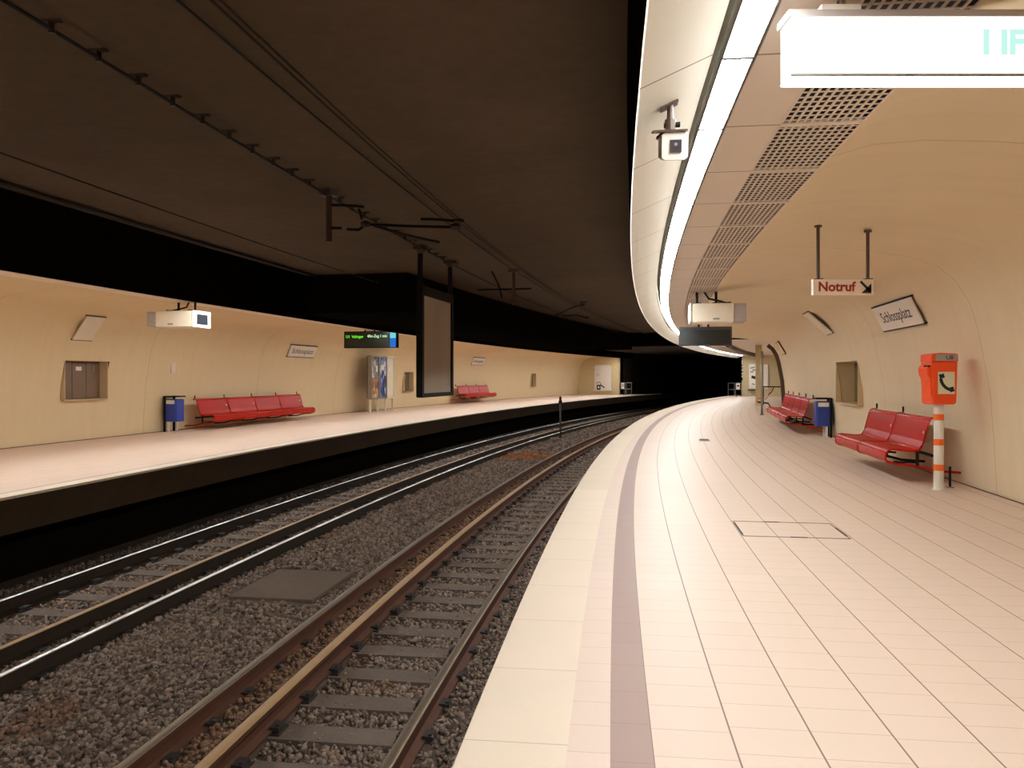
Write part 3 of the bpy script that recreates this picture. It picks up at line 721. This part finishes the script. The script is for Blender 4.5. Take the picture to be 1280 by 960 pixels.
# ================================================================ OVERHEAD LINE
def along(u, z, s0, s1, ds=1.0): return [P(s, u, z) for s in frange(s0, s1, ds)]
t = tag(MB().tube(along(-2.84, 3.36, -3, 38), .013, 8).build('ceiling_cable', 'cable'), 'thick black cable held below the tunnel ceiling by many clamps', 'cable')
for k in range(26):
    s = 4.05 + k*.43
    a = P(s, -2.84, 3.34); b = P(s, -2.84, 3.42); c = P(s, -2.78, 3.42); d = P(s, -2.90, 3.42)
    MB().tube([a, b], .02, 8).tube([c, d], .022, 8).build('clamp', 'insulator', t)
tag(MB().tube(along(-6.17, 3.385, -3, 19), .024, 8).build('ceiling_cable', 'cable'), 'black cable along the tunnel ceiling beside the far black bulkhead', 'cable')
tag(MB().tube(along(-1.93, 3.40, -3, 38), .009, 6).build('contact_wire', 'cable'), 'thin wire under the tunnel ceiling left of the paired contact wire', 'wire')
t = tag(MB().tube(along(-1.60, 3.27, -3, 38), .009, 6).build('contact_wire', 'rust_dark'), 'paired contact wire hanging over the near track', 'wire')
MB().tube(along(-1.55, 3.27, -3, 38), .008, 6).build('second_strand', 'rust_dark', t)
tag(MB().tube(along(-4.75, 3.2, -3, 15.7), .008, 6).build('contact_wire', 'cable'), 'contact wire hanging over the far track', 'wire')
def hanger(label, s, u, zb, arms, knobs):
    t = thing('contact_wire_hanger', label, 'wire hanger', s, u, 0, 0, 'contact wire hangers')
    MB().tube([(0, 0, zb), (0, 0, 3.40)], .035, 10).build('hanger_post', 'brown_metal', t)
    MB().tube([(0, 0, 3.36), (0, 0, 3.42)], [.10, .13], 12).build('ceiling_flange', 'insulator', t)
    for a in arms: MB().tube(a, .016, 8).build('arm', 'black_metal', t)
    for p, r in knobs: MB().tube([(p[0]-.05, p[1], p[2]), (p[0], p[1], p[2]+.004), (p[0]+.06, p[1], p[2])], [r*.7, r, r*.6], 10).build('insulator', 'insulator', t)
hanger('contact wire hanger with long arm left of the projection screen', 8.9, -2.84, 2.83,
       [[(0, 0, 3.26), (.28, 0, 3.24), (.42, 0, 3.22)], [(0, 0, 2.99), (.15, 0, 2.985)], [(.22, 0, 2.97), (.36, 0, 2.96), (.45, 0, 3.02)], [(.45, 0, 3.02), (.95, 0, 2.985), (1.52, 0, 2.955)], [(1.1, 0, 3.06), (1.3, 0, 3.05), (1.55, 0, 3.02)],
        [(.36, 0, 3.2), (.40, 0, 3.08)], [(.55, 0, 3.0), (.75, .5, 2.98), (1.0, 1.2, 3.0)]],
       [((.44, 0, 3.02), .045), ((1.5, 0, 2.955), .045), ((1.54, 0, 3.02), .035)])
hanger('distant contact wire hanger with a cross bar beside the projection screen', 15.9, -1.95, 2.72,
       [[(-.75, 0, 3.03), (.36, 0, 3.03)], [(-.45, 0, 3.40), (-.3, 0, 3.1), (-.24, 0, 2.86)]], [])
hanger('farthest contact wire hanger with a slanted arm near the dark portal', 23.0, -1.5, 3.30,
       [[(0, 0, 3.36), (-.35, 0, 3.25), (-.85, 0, 3.02)], [(-.62, 0, 3.03), (-.2, 0, 3.04), (.1, 0, 2.96)]], [((-.02, 0, 3.33), .06), ((.1, 0, 2.96), .04)])

# ================================================================ DISPLAY CASE ON THE FAR PLATFORM
t = thing('display_case', 'three bay glazed display case standing on legs on the far platform', 'display case', 27.0, -9.62, 0, PI)
B = .66; zb, zt = .46, 2.02
for k in range(3):
    y = (1-k)*B; fr = MB()
    for sg in (-1, 1): fr.box((0, y+sg*(B/2-.03), (zb+zt)/2), (.16, .05, zt-zb))
    fr.box((0, y, zb+.03), (.16, B, .06)).box((0, y, zt-.03), (.16, B, .06))
    f_ = fr.build('bay_frame', 'steel' if k < 2 else 'cream_paint', t, bevel=.004)
    if k == 0:
        MB().box((-.03, y, 1.58), (.03, B-.10, .70)).build('poster', 'poster_a', f_); MB().box((-.03, y, .86), (.03, B-.10, .66)).build('poster', 'poster_b', f_); MB().box((-.05, y, 1.22), (.04, B-.10, .04)).build('rail', 'steel', f_)
        MB().box((-.05, y-.15, 1.55), (.012, .14, .22)).build('white_sheet', 'sign_white', f_)
    elif k == 1:
        MB().box((-.03, y, 1.24), (.03, B-.10, 1.42)).build('poster', 'poster_c', f_); MB().box((-.05, y+.02, 1.60), (.012, .30, .16)).build('white_sheet', 'sign_white', f_)
    else:
        MB().box((-.03, y, 1.24), (.03, B-.08, 1.42)).build('panel', 'cream_paint', f_); MB().box((-.05, y+.12, 1.55), (.012, .12, .16)).build('white_sheet', 'sign_white', f_)
for y in (1.5*B-.03, .5*B, -.5*B, -1.5*B+.03): MB().box((0, y, .24), (.06, .05, .48)).build('leg', 'cream_paint', t)
MB().box((.10, 0, 1.24), (.02, 3*B, 1.5)).build('back_panel', 'brown_metal', t)

# ================================================================ FAR ENDS
t = thing('notice_board', 'white notice board with a ledge on the distant end wall of the far platform', 'notice board', END-.53, -8.46, 0)
MB().box((0, -.03, 1.18), (1.22, .06, 1.70)).build('board', 'sign_white', t, bevel=.006)
MB().box((0, -.08, .31), (1.34, .18, .07)).build('ledge', 'cream_paint', t)
MB().box((0, -.05, 2.06), (1.0, .05, .06)).build('top_strip', 'cream_paint', t)
m = MB().box((-.30, -.066, .52), (.28, .012, .34)).box((-.02, -.066, .60), (.36, .012, .08), Matrix.Rotation(.6, 3, 'Y'))
m.tube([(-.46+.16-.16*math.cos(k*PI/8), -.066, .72+.17*math.sin(k*PI/8)) for k in range(9)], .022, 6)
m.build('black_print', 'black_ink', t)
MB().box((-.30, -.075, .52), (.12, .008, .14)).build('print_gap', 'sign_white', t)
for k in range(2): MB().box((-.36, -.064, 1.44-.08*k), (.26, .006, .02)).build('text_line', 'grey_paint', t)
t = thing('notice_board', 'tall white poster with a dark print on the distant end wall of the near platform', 'notice board', END-.03, 1.62, 0)
MB().box((0, -.03, 1.28), (.56, .06, 1.62)).build('board', 'sign_white', t)
m = MB()
for (x, z, w_, hh) in ((-.05, 1.85, .3, .05), (.05, 1.70, .24, .05), (-.08, 1.58, .2, .06), (.02, 1.22, .28, .18), (0, .78, .18, .05)): m.box((x, -.064, z), (w_, .006, hh), Matrix.Rotation(rnd.uniform(-.3, .3), 3, 'Y'))
m.build('dark_print', 'black_ink', t)
MB().box((.05, -.1, .40), (.75, .22, .06)).build('ledge', 'brown_metal', t)
for x in (-.2, .3): MB().box((x, -.06, .22), (.05, .1, .36)).build('ledge_bracket', 'cream_paint', t)
t = thing('wall_strip', 'narrow pale vertical panel on the distant end wall behind the steel pole', 'wall panel', END-.03, 2.40, 0)
MB().box((0, -.03, 1.28), (.26, .06, 1.55)).build('panel', 'sign_white', t); MB().box((.16, -.02, 1.28), (.05, .04, 1.55)).build('side_frame', 'grey_paint', t)
def gate(label, s, u0, u1):
    t = thing('barrier_gate', label, 'gate', s, (u0+u1)/2, 0, 0, 'platform end gates'); w = u1-u0; r = .017
    m = MB()
    for x in (-w/2, -.02, .06, w/2): m.tube([(x, 0, 0), (x, 0, .84)], r, 8)
    for z in (.42, .84): m.tube([(-w/2, 0, z), (-.02, 0, z)], r, 8).tube([(.06, 0, z), (w/2, 0, z)], r, 8)
    m.build('frame', 'steel', t)
    return t, w
t, w = gate('distant grey tube gate with a white notice at the end of the far platform', 54.5, -7.28, -6.42)
n_ = MB().box((-w*.22, -.02, .63), (.22, .01, .40)).build('notice', 'sign_white', t); MB().box((-w*.22, -.027, .66), (.12, .006, .2)).build('print', 'grey_paint', n_)
t, w = gate('distant grey tube gate with a white notice at the end of the near platform', 54.9, .02, .86)
n_ = MB().box((w*.26, -.02, .63), (.24, .01, .40)).build('notice', 'sign_white', t); MB().box((w*.26, -.027, .66), (.12, .006, .12)).build('print', 'black_ink', n_)
t = thing('light_blotch_strip', 'small upright added strip with white blotches painted for light at the edge of the near end wall', 'marker', END-.02, .905, 0)
MB().box((0, 0, 1.7), (.06, .03, 1.35)).build('backing', 'black_metal', t)
for z, hh in ((2.2, .3), (1.92, .1), (1.70, .14), (1.46, .1), (1.28, .12)): MB().box((0, -.02, z), (.055, .012, hh)).build('light_patch', 'sign_white', t)  # white patches painted in for blotches of light at the wall edge
t = thing('steel_pole', 'slim grey steel pole standing free beyond the long near bench', 'pole', 27.8, 3.60, 0)
MB().tube([(0, 0, 0), (0, 0, 2.10)], .038, 12).build('shaft', 'steel', t, smooth=True); MB().tube([(0, 0, 0), (0, 0, .03)], .07, 12).build('foot', 'steel', t)
t = thing('handrail', 'dark handrail on posts in the recess behind the steel pole', 'handrail', 37.5, 4.0, 0)
MB().tube([(-.6, 0, .82), (.65, 0, .82)], .025, 8).build('rail', 'black_metal', t)
for x in (-.35, .45): MB().tube([(x, 0, 0), (x, 0, .82)], .022, 8).build('post', 'black_metal', t)
MB().tube([(.1, 0, .82), (.0, 0, .6), (-.15, 0, .45)], .02, 8).build('brace', 'black_metal', t)

# ================================================================ SMALL FLOOR THINGS
t = thing('floor_hatch', 'flush tiled floor hatch with a thin dark metal frame', 'floor hatch', 6.98, 1.925, 0)
w, l = .81, .66; m = MB()
for x in (-w/2, w/2): m.box((x, 0, .0015), (.014, l, .003))
for y in (-l/2, l/2): m.box((0, y, .0015), (w, .014, .003))
m.build('frame', 'joint', t)
m = MB()
for (x, y, a, b) in ((-w/2, -.02, .016, l*.8), (-.08, l/2, .13, .018), (.02, -l/2, .13, .018), (w/2, -.05, .016, l*.55)): m.box((x, y, .002), (a, b, .004))
m.build('worn_edge', 'dirt', t)
t = thing('drain_cover', 'small dark drain cover in the near platform floor', 'drain cover', 16.5, 1.80, 0)
MB().box((0, 0, .006), (.22, .42, .012)).build('rim', 'steel', t, bevel=.003)
m = MB()
for k in range(5): m.box((0, -.15+.075*k, .014), (.17, .055, .006))
m.build('slats', 'dirt', t)

# ================================================================ CAMERA, WORLD, LOOK
cam = bpy.data.cameras.new('camera'); co = bpy.data.objects.new('camera', cam); COL.objects.link(co)
co.location = (0, 0, 1.27); co.rotation_euler = (PI/2, 0, 0)
cam.sensor_fit = 'HORIZONTAL'; cam.sensor_width = 36; cam.lens = 36*1000/1280; cam.shift_y = -(480-470.7)/1280*1.0
cam.clip_start = .05; cam.clip_end = 200
SC.camera = co
w = bpy.data.worlds.new('world'); SC.world = w; w.use_nodes = True
w.node_tree.nodes['Background'].inputs[0].default_value = (0, 0, 0, 1); w.node_tree.nodes['Background'].inputs[1].default_value = 0
SC.view_settings.view_transform = 'Standard'; SC.view_settings.look = 'None'; SC.view_settings.gamma = 1; SC.view_settings.exposure = 0.0
SC.view_settings.use_curve_mapping = False
SC.cycles.use_denoising = True
SC.cycles.max_bounces = 10; SC.cycles.diffuse_bounces = 6; SC.cycles.glossy_bounces = 4
SC.cycles.sample_clamp_indirect = 6
